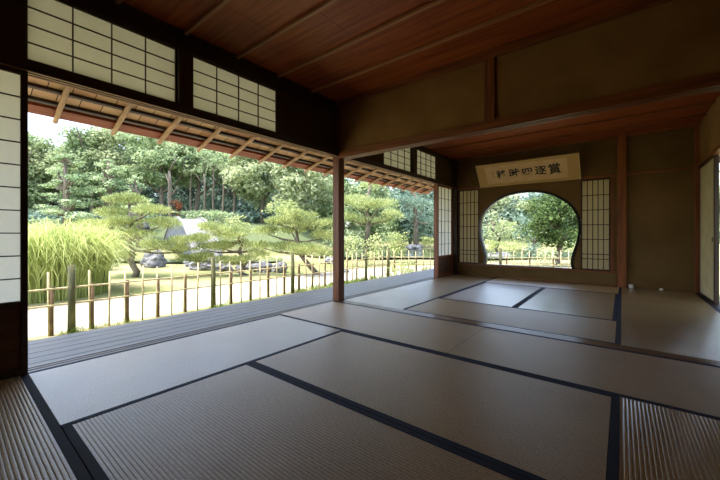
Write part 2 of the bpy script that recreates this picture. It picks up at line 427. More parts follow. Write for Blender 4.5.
# main pillar
def pillar(x, y, z0, z1, s, lab, m=None):
    return tag(MB().box(x-s/2, x+s/2, y-s/2, y+s/2, z0, z1, .006).build('wooden_pillar', m or M['pillar']), lab, 'pillar')
pillar(0, 2.89, 0.0, 2.56, .11, 'tall reddish wooden pillar standing between the open bays')
tag(MB().box(-.045, .045, 5.765, 5.815, 0, K0, .003).build('door_jamb', M['wood_z']), 'slim reddish jamb at the far end of the open veranda side', 'post')

# near-left shoji
def shoji_x(x, y0, y1, z1, zk, nc, nr, lab, koshi=True, m='dark_', rails=0):
    t = thing('shoji_screen', lab, 'shoji screen', (x, (y0+y1)/2, 0.002))
    s = .032
    mb = MB(); frame(mb, 'x', x-.014, x+.014, y0, y1, .002, z1, s, .035, .05)
    mb.box(x-.013, x+.013, y0+s, y1-s, zk-.04, zk); mb.build('frame', M[m+'z'], t)
    mb = MB(); lattice(mb, 'x', x+.002, .012, y0+s, y1-s, zk, z1-.035, nc, nr, .007); mb.build('lattice', M['dark_y'], t)
    MB().box(x-.011, x-.0095, y0+s, y1-s, zk, z1-.035).build('paper', M['paper'], t)
    mb = MB(); mb.box(x-.006, x+.004, y0+s, y1-s, .05, zk-.04)
    for i in range(1, 4): 
        z = .05+(zk-.09)*i/4; mb.box(x+.004, x+.009, y0+s, y1-s, z-.006, z+.006)
    mb.build('lower_board', M['koshi'], t)
    return t
shoji_x(.026, -.93, -.002, K0+.004, .455, 4, 10, 'white paper shoji screen at the left picture edge over dark boards', m='dark_')
shoji_x(.0, 5.82, YB-.05, K0+.004, .43, 4, 6, 'lattice shoji screen with brown lower board in the far left corner', m='wood_')

# divider: kamoi, plaster, small post
struct(grooved_x('trim_6', .055, XR, YD0, YD1, 1.84, 1.925, M['wood_x'], False))
struct(MB().box(.012, XR, YD0+.03, YD1-.03, 1.925, ZC).build('wall_divider', M['plaster']))
tag(MB().box(1.89, 1.985, YD0+.005, YD1-.005, 1.925, ZC-.04, .003).build('strut_post', M['wood_z']), 'short reddish post on the plaster above the lintel beam', 'post')

# ceilings
mb = MB()
nb = 0
for i in range(-2, 6):
    y0 = i*.4775; y1 = min(y0+.4775, YD0+.02)
    if y0 > YD0: continue
    x = -.03; k = 0
    offs = [.35,.9,.6,.15,.75,.45,.2,.8][i % 8]
    cuts = [-.03]+[c for c in (offs, offs+.95, offs+1.9, offs+2.85) if c < XR+.05]+[XR+.08]
    for a, b in zip(cuts[:-1], cuts[1:]):
        mb.box(a+.0012, b-.0012, max(y0,-1.0), y1, ZC, ZC+.012)
ceil = struct(mb.build('ceiling', M['ceil']))
struct(MB().box(-.03, XR+.08, -1.0, 6.75, ZC+.012, ZC+.05).build('ceiling_slab', M['under'])).name = 'ceiling'
k = 0
for i in range(-1, 6):
    y = i*.4775-.02
    if y > YD0-.1 or y < -.8: continue
    MB().box(.012, XR, y-.014, y+.014, ZC-.03, ZC, .003).build('ceiling_batten', M['batten'], ceil)
mb = MB(); mb.box(.012, XR, YD0-.035, YD0+.03, ZC-.055, ZC).build('cornice', M['wood_x'], ceil)
MB().box(.012, .05, -.95, YD0-.035, ZC-.055, ZC).build('cornice', M['dark_y'], ceil)
# far room ceiling
Z2 = 2.50
mb = MB()
for i in range(7):
    y0 = YD1+i*.53; y1 = min(y0+.528, YB+.02)
    mb.box(0.012, XR, y0, y1, Z2, Z2+.012)
ceil2 = struct(mb.build('ceiling', M['ceil']))
for y in (3.43, 3.96, 4.49, 5.02, 5.55, 6.08):
    MB().box(.012, XR, y-.014, y+.014, Z2-.03, Z2, .003).build('ceiling_batten', M['wood_x'], ceil2)
struct(MB().box(.012, XR, YB-.05, YB, Z2-.045, Z2).build('trim_7', M['wood_x']))

# back wall with round window (outline measured)
half = [(.765,.25),(.742,.37),(.77,.52),(.81,.66),(.845,.80),(.86,.93),(.86,1.02),(.845,1.14),(.80,1.27),(.72,1.39),(.61,1.49),(.46,1.585),(.30,1.645),(.15,1.672),(0,1.68)]
def smooth_outline():
    pts = [Vector((a, b)) for a, b in half]; out = []
    for i in range(len(pts)-1):
        p0 = pts[max(i-1,0)]; p1 = pts[i]; p2 = pts[i+1]; p3 = pts[i+2] if i+2 < len(pts) else Vector((-pts[i][0], pts[i][1]))
        for k in range(4):
            t = k/4
            out.append(.5*((2*p1)+(p2-p0)*t+(2*p0-5*p1+4*p2-p3)*t*t+(3*p1-p0-3*p2+p3)*t**3))
    out.append(pts[-1]); return [(a, b) for a, b in out]
CXW = 1.455
sm = smooth_outline()
outl = [(CXW+a, b) for a, b in sm]+[(CXW-a, b) for a, b in reversed(sm[:-1])]   # right bottom up over to left bottom
def wall_with_hole(x0, x1, z0, z1, y0, y1, ol, name, m):
    # ring from hole outline to rectangle boundary
    n = len(ol)
    bnd = []
    c = (CXW, .9)
    for (a, b) in ol:
        dx, dz = a-c[0], b-c[1]
        ts = []
        if dx > 1e-9: ts.append((x1-c[0])/dx)
        if dx < -1e-9: ts.append((x0-c[0])/dx)
        if dz > 1e-9: ts.append((z1-c[1])/dz)
        if dz < -1e-9: ts.append((z0-c[1])/dz)
        t = min(ts); bnd.append((c[0]+dx*t, c[1]+dz*t))
    vs = []; fs = []
    for y in (y0, y1):
        vs += [(a, y, b) for a, b in ol]+[(a, y, b) for a, b in bnd]
    for i in range(n-1):
        for s, base in ((0, 0), (1, 2*n)):
            # handle corners by adding corner vertex
            p, q = bnd[i], bnd[i+1]; extra = None
            for cx in (x0, x1):
                for cz in (z0, z1):
                    if (abs(p[0]-cx) < 1e-6 and abs(q[1]-cz) < 1e-6 and abs(q[0]-cx) > 1e-6) or (abs(p[1]-cz) < 1e-6 and abs(q[0]-cx) < 1e-6 and abs(p[0]-cx) > 1e-6):
                        extra = (cx, cz)
            f = [base+i, base+i+1, base+n+i+1]
            if extra:
                vs.append((extra[0], (y0, y1)[s], extra[1])); f.append(len(vs)-1)
            f.append(base+n+i)
            fs.append(tuple(f) if s == 0 else tuple(reversed(f)))
        fs.append((i, 2*n+i, 2*n+i+1, i+1))
    mb = MB(); mb.add(vs, fs)
    # lower part below the hole
    pr, pl = bnd[0], bnd[-1]
    poly = [(ol[0][0], ol[0][1]), (ol[-1][0], ol[-1][1]), pl, (x0, z0), (x1, z0), pr]
    poly = [p for i, p in enumerate(poly) if p != poly[i-1]]
    mb.prism(poly, 1, y0, y1)
    return mb.build(name, m)
XP0, XP1 = 2.84, 2.965
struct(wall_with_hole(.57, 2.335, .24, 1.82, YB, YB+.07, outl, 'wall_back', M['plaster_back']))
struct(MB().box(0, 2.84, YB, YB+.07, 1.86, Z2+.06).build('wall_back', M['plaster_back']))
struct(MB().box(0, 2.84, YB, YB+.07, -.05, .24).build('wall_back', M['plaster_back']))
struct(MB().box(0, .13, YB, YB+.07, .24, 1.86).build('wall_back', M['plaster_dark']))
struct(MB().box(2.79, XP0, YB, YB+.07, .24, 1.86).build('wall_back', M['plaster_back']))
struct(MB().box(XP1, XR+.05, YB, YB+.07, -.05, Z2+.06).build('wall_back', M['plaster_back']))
# window lining
win = struct(MB().box(.60, 2.31, YB-.012, YB+.08, .235, .255).build('window_1', M['black']), 'round-topped window opening with black lacquered edge')
t_in = [(CXW+(a-CXW)*1.0, b) for a, b in outl]
def offs(ol, d):
    r = []
    for i, (a, b) in enumerate(ol):
        p = Vector(ol[max(i-1,0)]); q = Vector(ol[min(i+1,len(ol)-1)]); t = (q-p).normalized(); r.append((a+t.y*d*1.0, b-t.x*d*1.0))
    return r
ou = offs(outl, .03); inn = offs(outl, -.012)
vs = []; fs = []; n = len(outl)
for y in (YB-.01, YB+.08):
    vs += [(a, y, b) for a, b in inn]+[(a, y, b) for a, b in ou]
for i in range(n-1):
    fs += [(i, i+1, n+i+1, n+i), (2*n+i, 3*n+i, 3*n+i+1, 2*n+i+1), (i, 2*n+i, 2*n+i+1, i+1), (n+i, n+i+1, 3*n+i+1, 3*n+i)]
b = MB(); b.add(vs, fs); b.build('window_frame', M['black'], win)
# horizontal rails of the back wall
struct(MB().box(.012, XP0, YB-.02, YB+.05, 1.82, 1.865, .003).build('trim_8', M['wood_x']))
struct(MB().box(.012, XP0, YB-.02, YB+.06, .215, .245, .003).build('trim_9', M['wood_x']))
struct(MB().box(XP1, XR, YB-.012, YB+.05, 1.835, 1.875, .003).build('trim_10', M['wood_x']))
struct(MB().box(A, XP0, YB-.03, YB-.0, -.0, .02, .002).build('baseboard_back', M['wood_x']))
tag(MB().box(XP0, XP1, YB-.06, YB+.06, 0.0, Z2, .006).build('wooden_pillar', M['wood_z']), 'reddish pillar on the back wall, right of the lattice shoji', 'pillar')
tag(MB().box(XR-.05, XR+.02, YB-.035, YB+.03, 0, Z2, .004).build('wooden_pillar', M['wood_z']), 'thin pillar in the far right corner beside the pale sliding door', 'pillar')
tag(MB().box(-.04, .11, YB-.05, YB+.05, 0, Z2, .004).build('wooden_pillar', M['dark_z']), 'dark pillar in the far left corner between two lattice shoji', 'pillar')

def shoji_y(y, x0, x1, z0, z1, nc, nr, lab):
    t = thing('shoji_window_screen', lab, 'shoji screen', ((x0+x1)/2, y, z0))
    mb = MB(); frame(mb, 'y', y-.012, y+.02, x0-.02, x1+.02, z0-.03, z1+.04, .02, .04, .03); mb.build('frame', M['dark_z'], t)
    mb = MB(); lattice(mb, 'y', y-.002, .014, x0, x1, z0, z1, nc, nr, .013); mb.box(x0, x1, y-.008, y+.004, z0+.165, z0+.178); mb.build('lattice', M['dark_z'], t)
    MB().box(x0, x1, y+.007, y+.0085, z0, z1).build('paper', M['paper_shaded'], t)
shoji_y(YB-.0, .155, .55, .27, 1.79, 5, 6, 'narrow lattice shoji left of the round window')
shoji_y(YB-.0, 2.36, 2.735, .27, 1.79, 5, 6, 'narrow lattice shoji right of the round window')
struct(MB().box(2.755, 2.79, YB-.005, YB+.07, .24, 1.83).build('trim_11', M['wood_z']))
struct(MB().box(.13, .137, YB-.005, YB+.07, .24, 1.83).build('trim_12', M['wood_z']))

# right wall of the far room
struct(MB().box(XR, XR+.07, YD1, YB+.07, 1.90, Z2+.06).build('wall_right', M['plaster']))
struct(MB().box(XR-.03, XR+.07, YD1, YB-.035, 1.84, 1.90, .003).build('trim_13', M['wood_y']))
struct(MB().box(XR-.02, XR+.09, YD1, YB-.035, -.055, .004).build('trim_14', M['dark_y']))
struct(MB().box(XR, XR+.07, YD1, 4.46, 0, 1.84).build('wall_right', M['plaster']))
t = thing('fusuma_door', 'pale greenish paper sliding door on the far right wall', 'sliding door', (XR+.02, 6.02, .004))
mb = MB(); frame(mb, 'x', XR, XR+.026, 5.62, YB-.04, .004, 1.84, .022); mb.build('frame', M['black'], t)
MB().box(XR+.004, XR+.022, 5.642, YB-.062, .026, 1.818).build('panel', M['fusuma'], t)
mb = MB(); mb.tube([(XR+.0, 5.73, .80), (XR+.006, 5.73, .80)], .032, 16); hd = mb.build('door_pull', M['black'], t)
hd['label'] = 'dark round finger pull'
tag(MB().box(XR+.0, XR+.04, 5.575, 5.615, 0.004, 1.84, .003).build('door_jamb', M['dark_z']), 'dark jamb beside the pale sliding door at right picture edge', 'post')

# near room right and rear walls (behind the viewer): solid plaster
struct(MB().box(XR+.02, XR+.09, -1.0, YD1, 1.9, ZC+.02).build('wall_right', M['plaster']))
struct(MB().box(-.05, XR+.09, -1.07, -1.0, 0-.055, ZC+.02).build('wall_rear', M['plaster']))
struct(MB().box(XR+.02, XR+.09, -1.0, YD1, -.055, 1.9).build('wall_right', M['plaster']))

# small white blocks at the foot of the wall
tag(MB().box(2.99, 3.05, YB-.07, YB-.035, 0.0, .055, .006).build('door_stop', M['white']), 'small white block at the foot of the reddish back pillar', 'block')
tag(MB().box(3.36, 3.40, YB-.065, YB-.035, 0.0, .03, .005).build('door_stop', M['white']), 'tiny white block at the middle foot of the plain plaster wall', 'block')

# plaque
pl = thing('calligraphy_plaque', 'framed calligraphy plaque leaning from the wall above the round window', 'plaque', (1.48, YB-.03, 1.85))
pz0, pz1 = Vector((0, YB-.03, 1.845)), Vector((0, 6.28, 2.235))
up = (pz1-pz0); H = up.length; up.normalize(); nrm = Vector((0, -up.z, up.y))  # facing the room, downwards
def PQ(x, h, d): p = pz0+up*h+nrm*d; return (x, p.y, p.z)
def slab(x0, x1, h0, h1, d0, d1):
    return [PQ(x0,h0,d0),PQ(x1,h0,d0),PQ(x1,h1,d0),PQ(x0,h1,d0),PQ(x0,h0,d1),PQ(x1,h0,d1),PQ(x1,h1,d1),PQ(x0,h1,d1)], [(0,3,2,1),(4,5,6,7),(0,1,5,4),(1,2,6,5),(2,3,7,6),(3,0,4,7)]
PX0, PX1 = .615, 2.345
MB().add(*slab(PX0+.01, PX1-.01, .01, H-.01, 0, .014)).build('mount_border', M['brocade'], pl)
MB().add(*slab(PX0+.16, PX1-.18, .055, H-.055, .014, .017)).build('writing_paper', M['scroll'], pl)
mb = MB()
for s in ((PX0, PX1, 0, .018, -.004, .028), (PX0, PX1, H-.018, H, -.004, .028), (PX0, PX0+.018, .018, H-.018, -.004, .028), (PX1-.018, PX1, .018, H-.018, -.004, .028)): mb.add(*slab(*s))
M['platefr'] = wood('pale_plaque_wood', (196,170,116), (216,190,138), 0, .5, .1)
mb.build('frame', M['platefr'], pl)
Rm = Matrix(((1, up.x, nrm.x), (0, up.y, nrm.y), (0, up.z, nrm.z)))
def glyph(ch, xc, hc, size, rot=0, sx=1, off=.006, m='ink', name='calligraphy_character', yo=0):
    cu = bpy.data.curves.new(name, 'FONT'); cu.body = ch; cu.size = size; cu.align_x = 'CENTER'; cu.align_y = 'CENTER'
    cu.offset = off*size; cu.extrude = .0004; cu.resolution_u = 3
    tmp = bpy.data.objects.new('tmp', cu); C.objects.link(tmp); bpy.context.view_layer.update()
    me = bpy.data.meshes.new_from_object(tmp.evaluated_get(bpy.context.evaluated_depsgraph_get()))
    bpy.data.objects.remove(tmp); bpy.data.curves.remove(cu)
    vs = np.array([v.co[:] for v in me.vertices])
    if len(vs) == 0: return
    c = (vs.max(0)+vs.min(0))/2
    a = math.radians(rot)
    for v in me.vertices:
        x, y = (v.co.x-c[0])*sx, v.co.y-c[1]
        x, y = x*math.cos(a)-y*math.sin(a), x*math.sin(a)+y*math.cos(a)
        p = Vector(PQ(xc+x, hc+y, .0178+v.co.z))
        v.co = p-Vector(ORG[pl.name])
    me.materials.clear(); me.materials.append(M[m])
    o = bpy.data.objects.new(name, me); C.objects.link(o); o.parent = pl; return o
hc = H*.5
glyph('移', 1.07, hc, .19, 3, 1, .022); glyph('時', 1.305, hc+.005, .195, -2, 1, .022); glyph('四', 1.525, hc+.01, .15, 4, 1.3, .025)
glyph('逐', 1.745, hc, .195, -3, 1, .02); glyph('賞', 1.965, hc+.005, .215, 5, .95, .018)
glyph('書', .92, hc+.03, .045, 0, .8, .005, 'seal', 'small_inscription'); glyph('印', .92, hc-.05, .04, 0, .8, .005, 'seal', 'small_inscription')

# ------------------------------------------------------------------ veranda roof
EX = -1.53; RY0, RY1 = -2.4, 8.4
rz = lambda x: 2.46+.31*x
vr = thing('veranda_roof', 'sloping cedar eave over the veranda with round log rafters', 'eave', (0, 3, 1.98))
def slab_x(xa, xb, th, zoff, y0, y1, name, m):
    vs = [(xa, y0, rz(xa)+zoff), (xb, y0, rz(xb)+zoff), (xb, y1, rz(xb)+zoff), (xa, y1, rz(xa)+zoff)]
    vs += [(a, b, c+th) for a, b, c in vs]
    return MB().add(vs, [(0,1,2,3)[::-1], (4,5,6,7), (0,1,5,4), (1,2,6,5), (2,3,7,6), (3,0,4,7)]).build(name, m, vr)
slab_x(EX-.02, -.05, .03, .075, RY0, RY1, 'shingle_boards', M['roofboard'])
slab_x(EX-.06, -.05, .06, .106, RY0, RY1, 'roof_covering', M['under'])
M['fascia'] = wood('red_brown_fascia', (126,58,30), (160,84,48), 1, .6)
slab_x(EX-.01, EX+.13, .03, .045, RY0, RY1, 'eave_board', M['fascia'])
for x in (-.28, -.45, -.62, -.79, -.96, -1.14, -1.33):
    slab_x(x-.016, x+.016, .03, .045, RY0, RY1, 'batten', M['dark_y'])
k = -5
rg = random.Random(3)
while True:
    y = .37+k*.4775; k += 1
    if y > RY1-.1: break
    if y < -.8: continue
    r = .026+rg.uniform(-.003, .003)
    pts = [(EX-.03, y+rg.uniform(-.006,.006), rz(EX-.03)+.017), (-.9, y+rg.uniform(-.008,.008), rz(-.9)+.017), (-.05, y, rz(-.05)+.017)]
    MB().tube(pts, [r*.95, r, r*1.05], 12).build('rafter', M['tan_x'], vr, smooth=True)
vs = [(-.06,6.7,2.56),(5.0,6.7,2.56),(5.0,8.3,2.14),(-.06,8.3,2.14)]; vs += [(a,b,c+.06) for a,b,c in vs]
struct(MB().add(vs, [(0,3,2,1)[::-1],(4,5,6,7),(0,1,5,4),(1,2,6,5),(2,3,7,6),(3,0,4,7)]).build('ceiling_back_shade', M['under']))  # unseen slab added to shade the back-wall shoji
vs = [(3.87,2.0,2.56),(5.3,2.0,2.05),(5.3,8.0,2.05),(3.87,8.0,2.56)]; vs += [(a,b,c+.06) for a,b,c in vs]
struct(MB().add(vs, [(0,3,2,1)[::-1],(4,5,6,7),(0,1,5,4),(1,2,6,5),(2,3,7,6),(3,0,4,7)]).build('ceiling_right_shade', M['under']))  # unseen slab added to cut daylight through the right opening
# ground-floor roof over the rooms so no sky leaks in: thick roof body
struct(MB().box(-.06, XR+1.2, -2.4, 8.0, 2.63, 2.72).build('ceiling_roof', M['under'])).name = 'ceiling_roof'

# ------------------------------------------------------------------ bamboo fences
GZ = -.30
XF = -2.2
def bamboo(name, pts, r, m, parent):
    return MB().tube(pts, r, 8).build(name, m, parent, smooth=True)
def make_fence(origin, direc, length, posts, ups, label, gz=GZ, top=.42, rails=(.24,.045)):
    t = thing('bamboo_fence', label, 'fence', (origin[0], origin[1], gz))
    d = Vector((direc[0], direc[1], 0)).normalized(); nn = Vector((-d.y, d.x, 0)); O = Vector((origin[0], origin[1], 0))
    rg = random.Random(5)
    for s in posts:
        p = O+d*s; rr = .036
        q = MB().tube([p+Vector((0,0,gz-.03)), p+Vector((.004,0,.1)), p+Vector((0,0,.50))], [rr*1.08, rr, rr*.95], 14).build('fence_post', M['post'], t, smooth=True)
        q['label'] = 'thick mossy log post'
    for s, thick in ups:
        p = O+d*s+nn*(.018 if thick else -.014)
        tz = top+rg.uniform(-.02,.02); le = rg.uniform(-.008,.008)
        bamboo('bamboo_upright', [p+Vector((0,0,gz-.02)), p+Vector((le,le,tz))], .011, M['bamboo'], t)
        if thick:
            q = p+d*.022; q = bamboo('fence_stake', [q+Vector((0,0,gz-.02)), q+Vector((0,0,rails[0]+.02))], .019, M['bamboo_dark'], t); q['label'] = 'thick brown stake'
    for z in rails:
        a = O+Vector((0,0,z)); pts = []
        n = max(3, int(length/1.2))
        for i in range(n+1):
            pts.append(O+d*(length*i/n)+Vector((0,0,z+rg.uniform(-.006,.006))))
        bamboo('bamboo_rail', pts, .011, M['bamboo'], t)
    return t
posts = [-1.05, .62, 2.35, 3.97, 6.36]
ups = []
y = -1.8; k = 0
while y < 7.3:
    if min(abs(y-p) for p in posts) > .08: ups.append((y+2.0, k % 2 == 0))
    y += .1855; k += 1
make_fence((XF, -2.0), (0, 1), 9.3, [p+2.0 for p in posts], ups, 'bamboo fence with mossy posts running along the veranda')
L2 = 7.2; ups = []; k = 0; s = .2; posts2 = [.05, 2.55, 3.05, 5.6, 7.1]
while s < L2:
    if min(abs(s-p) for p in posts2) > .08: ups.append((s, k % 3 == 0))
    s += .2; k += 1
make_fence((XF, 7.3), (.78, .52), L2, posts2, ups, 'bamboo fence crossing the garden beyond the round window')

# ------------------------------------------------------------------ terrain
def sstep(a, b, x):
    t = np.clip((x-a)/(b-a), 0, 1); return t*t*(3-2*t)
def terr(x, y):
    x = np.asarray(x, float); y = np.asarray(y, float)
    dx = x-CAM[0]; dy = y-CAM[1]
    d = -math.sin(YAW)*dx+math.cos(YAW)*dy; r = math.cos(YAW)*dx+math.sin(YAW)*dy
    ang = r/np.maximum(d, .1)
    st = 14+14*sstep(-.25, .05, ang)
    z = GZ+2.0*sstep(st, st+12, d)
    z += .05*np.sin(x*.9+1.3)*np.cos(y*.8)*sstep(5, 9, d)
    return z
def gz(x, y): return float(terr(x, y))
nx, ny = 110, 110
xs_ = np.linspace(-70, 60, nx); ys_ = np.linspace(-30, 85, ny)
XX, YY = np.meshgrid(xs_, ys_, indexing='ij')
ZZ = terr(XX, YY); V = np.stack([XX, YY, ZZ], -1).reshape(-1, 3)
ii = np.arange(nx-1)[:, None]*ny+np.arange(ny-1)[None, :]
Fq = np.stack([ii, ii+ny, ii+ny+1, ii+1], -1).reshape(-1, 4)
g = build_np('ground', V, Fq, M['ground'], smooth=True); struct(g, 'garden ground of dry lawn and earth')
# gravel path strip
def strip(name, cpts, w, m, z):
    vs = []; fs = []
    for i, p in enumerate(cpts):
        q = cpts[min(i+1, len(cpts)-1)]; o = cpts[max(i-1, 0)]
        t = Vector((q[0]-o[0], q[1]-o[1], 0)).normalized(); nn = Vector((-t.y, t.x, 0))
        ww = w[i] if isinstance(w, list) else w
        for s in (-1, -.5, 0, .5, 1):
            x = p[0]+nn.x*ww*s/2; y = p[1]+nn.y*ww*s/2; vs.append((x, y, max(gz(x, y), GZ)+z+(.0 if abs(s) < 1 else -z*1.5)))
    for i in range(len(cpts)-1):
        for s in range(4): fs.append((i*5+s+1, i*5+s, i*5+5+s, i*5+6+s))
    return MB().add(vs, fs).build(name, m)
struct(strip('ground_path', [(-3.3, y) for y in np.arange(-5, 7.6, .6)]+[(-3.0,8.4),(-2.2,9.6),(-1,10.8),(.6,12),(3,13.5)], 2.4, M['gravel'], .03), 'white gravel path')
# pond
def blob(name, c, rx, ry, rot, z, m, seed=1, n=48):
    rg = random.Random(seed); ph = [rg.uniform(0, 6.28) for _ in range(4)]
    vs = [(c[0], c[1], z)]
    for i in range(n):
        a = 2*math.pi*i/n; k = 1+.09*math.sin(2*a+ph[0])+.07*math.sin(3*a+ph[1])+.04*math.sin(5*a+ph[2])
        x, y = rx*k*math.cos(a), ry*k*math.sin(a)
        vs.append((c[0]+x*math.cos(rot)-y*math.sin(rot), c[1]+x*math.sin(rot)+y*math.cos(rot), z))
    return MB().add(vs, [(0, 1+i, 1+(i+1) % n) for i in range(n)]).build(name, m)
pc = P(440, 250, 20)
o = blob('pond', pc, 7.5, 6.0, YAW, GZ+.09, M['water'], 3); tag(o, 'still greenish pond beyond the far end of the fence', 'pond'); o['kind'] = 'structure'
pc = P(205, 262, 14.5)
o = blob('pond', pc, 4.0, 1.7, YAW, GZ+.09, M['water'], 5); o['kind'] = 'structure'; o['label'] = 'narrow water channel under the stone bridge'

# ------------------------------------------------------------------ foliage
def leaf_cloud(clumps, dens, size, seed, mode='leaf', core=True, upb=.25, asp=.6):
    """clumps: (cx,cy,cz, rx,ry,rz). returns V, F(tri or quad)"""
    R = np.random.default_rng(seed); PV = []; 
    cl = np.array(clumps, float)
    area = (cl[:,3]*cl[:,4]+cl[:,3]*cl[:,5]+cl[:,4]*cl[:,5])
    ns = np.maximum(20, (area*dens)).astype(int)
    idx = np.repeat(np.arange(len(cl)), ns); n = len(idx)
    dv = R.normal(size=(n,3)); dv /= np.linalg.norm(dv, axis=1)[:,None]
    dv[:,2] = np.where((dv[:,2] < -.3) & (R.random(n) < .55), -dv[:,2], dv[:,2])
    rad = cl[idx,3:6]; rr = (R.uniform(.12, 1.0, n)**.55*1.06)[:,None]
    pos = cl[idx,:3]+dv*rad*rr
    nr = dv/rad; nr /= np.linalg.norm(nr, axis=1)[:,None]
    nr = nr+R.normal(size=(n,3))*.55; nr[:,2] += upb; nr /= np.linalg.norm(nr, axis=1)[:,None]
    s = size*R.uniform(.6, 1.35, n)
    t = np.cross(nr, R.normal(size=(n,3))); t /= np.linalg.norm(t, axis=1)[:,None]
    if mode == 'leaf':
        b = np.cross(nr, t)
        a = t*s[:,None]*.5; bb = b*s[:,None]*.5*asp
        V = np.stack([pos-a, pos+bb-a*.0, pos+a, pos-bb], 1).reshape(-1,3)
        Fq = np.arange(n*4).reshape(n,4)
    else:  # needle tuft: slim blade pointing along nr
        L_ = nr*s[:,None]*1.3; w = t*s[:,None]*.16
        V = np.stack([pos-w, pos+w, pos+L_+w*.3, pos+L_-w*.3], 1).reshape(-1,3)
        Fq = np.arange(n*4).reshape(n,4)
    return V, Fq
def foliage(name, clumps, dens, size, seed, m, parent=None, mode='leaf', upb=.25, asp=.6, core=False):
    V, Fq = leaf_cloud(clumps, dens, size, seed, mode, upb=upb, asp=asp)
    if core:
        mb = MB(); rg = random.Random(seed)
        for c in clumps: mb.ico(c[:3], (c[3]*.72, c[4]*.72, c[5]*.72), 1)
        Vc = np.array(mb.v); Fc = np.array([f+(f[2],) for f in mb.f])
        # triangles kept as separate polygon list
        faces = [tuple(q) for q in Fq.tolist()]+[tuple(i+len(V) for i in f) for f in mb.f]
        V = np.vstack([V, Vc]); Fq = faces
    return build_np(name, V, Fq, m, parent)

def cloud_clumps(c, rx, ry, rzz, n, seed, k=.42):
    rg = random.Random(seed); out = []
    for i in range(n):
        while True:
            p = (rg.uniform(-1,1), rg.uniform(-1,1), rg.uniform(-1,1))
            if p[0]**2+p[1]**2+p[2]**2 < 1: break
        s = k*rg.uniform(.65, 1.35)
        out.append((c[0]+p[0]*rx*.8, c[1]+p[1]*ry*.8, c[2]+p[2]*rzz*.8, rx*s, ry*s, rzz*s*.75))
    return out
def tree(name, u, v_top, v_bot, wpx, d, mkey, label, seed, n=16, dens=26, size=.2, group=None, kk=.42, cat='tree'):
    top = P(u, v_top, d); bot = P(u, v_bot, d); gx, gy = top[0], top[1]; g0 = gz(gx, gy)
    rzz = (top[2]-bot[2])/2; cz = (top[2]+bot[2])/2; r = wpx/2/F*d
    t = thing(name, label, cat, (gx, gy, g0), group)
    cl = cloud_clumps((gx, gy, cz), r, r, rzz, n, seed, kk)
    foliage('foliage', cl, dens, size, seed, M[mkey], t)
    rg = random.Random(seed); tr = .035*(cz-g0)+.05
    mb = MB(); pts = [(gx, gy, g0-.1)]; x, y = gx, gy
    for i in range(1, 6):
        x += rg.uniform(-.18,.18); y += rg.uniform(-.18,.18); pts.append((x, y, g0+(cz+rzz*.4-g0)*i/5))
    mb.tube(pts, [tr*(1-.14*i) for i in range(6)], 8)
    for i in range(4):
        a = rg.uniform(0, 6.28); p = pts[2+i % 3]
        mb.tube([p, (p[0]+math.cos(a)*r*.35, p[1]+math.sin(a)*r*.35, p[2]+rzz*.35), (p[0]+math.cos(a)*r*.65, p[1]+math.sin(a)*r*.65, p[2]+rzz*.8)], [tr*.5, tr*.35, tr*.15], 6)
    mb.build('trunk', M['bark'], t, smooth=True)
    return t
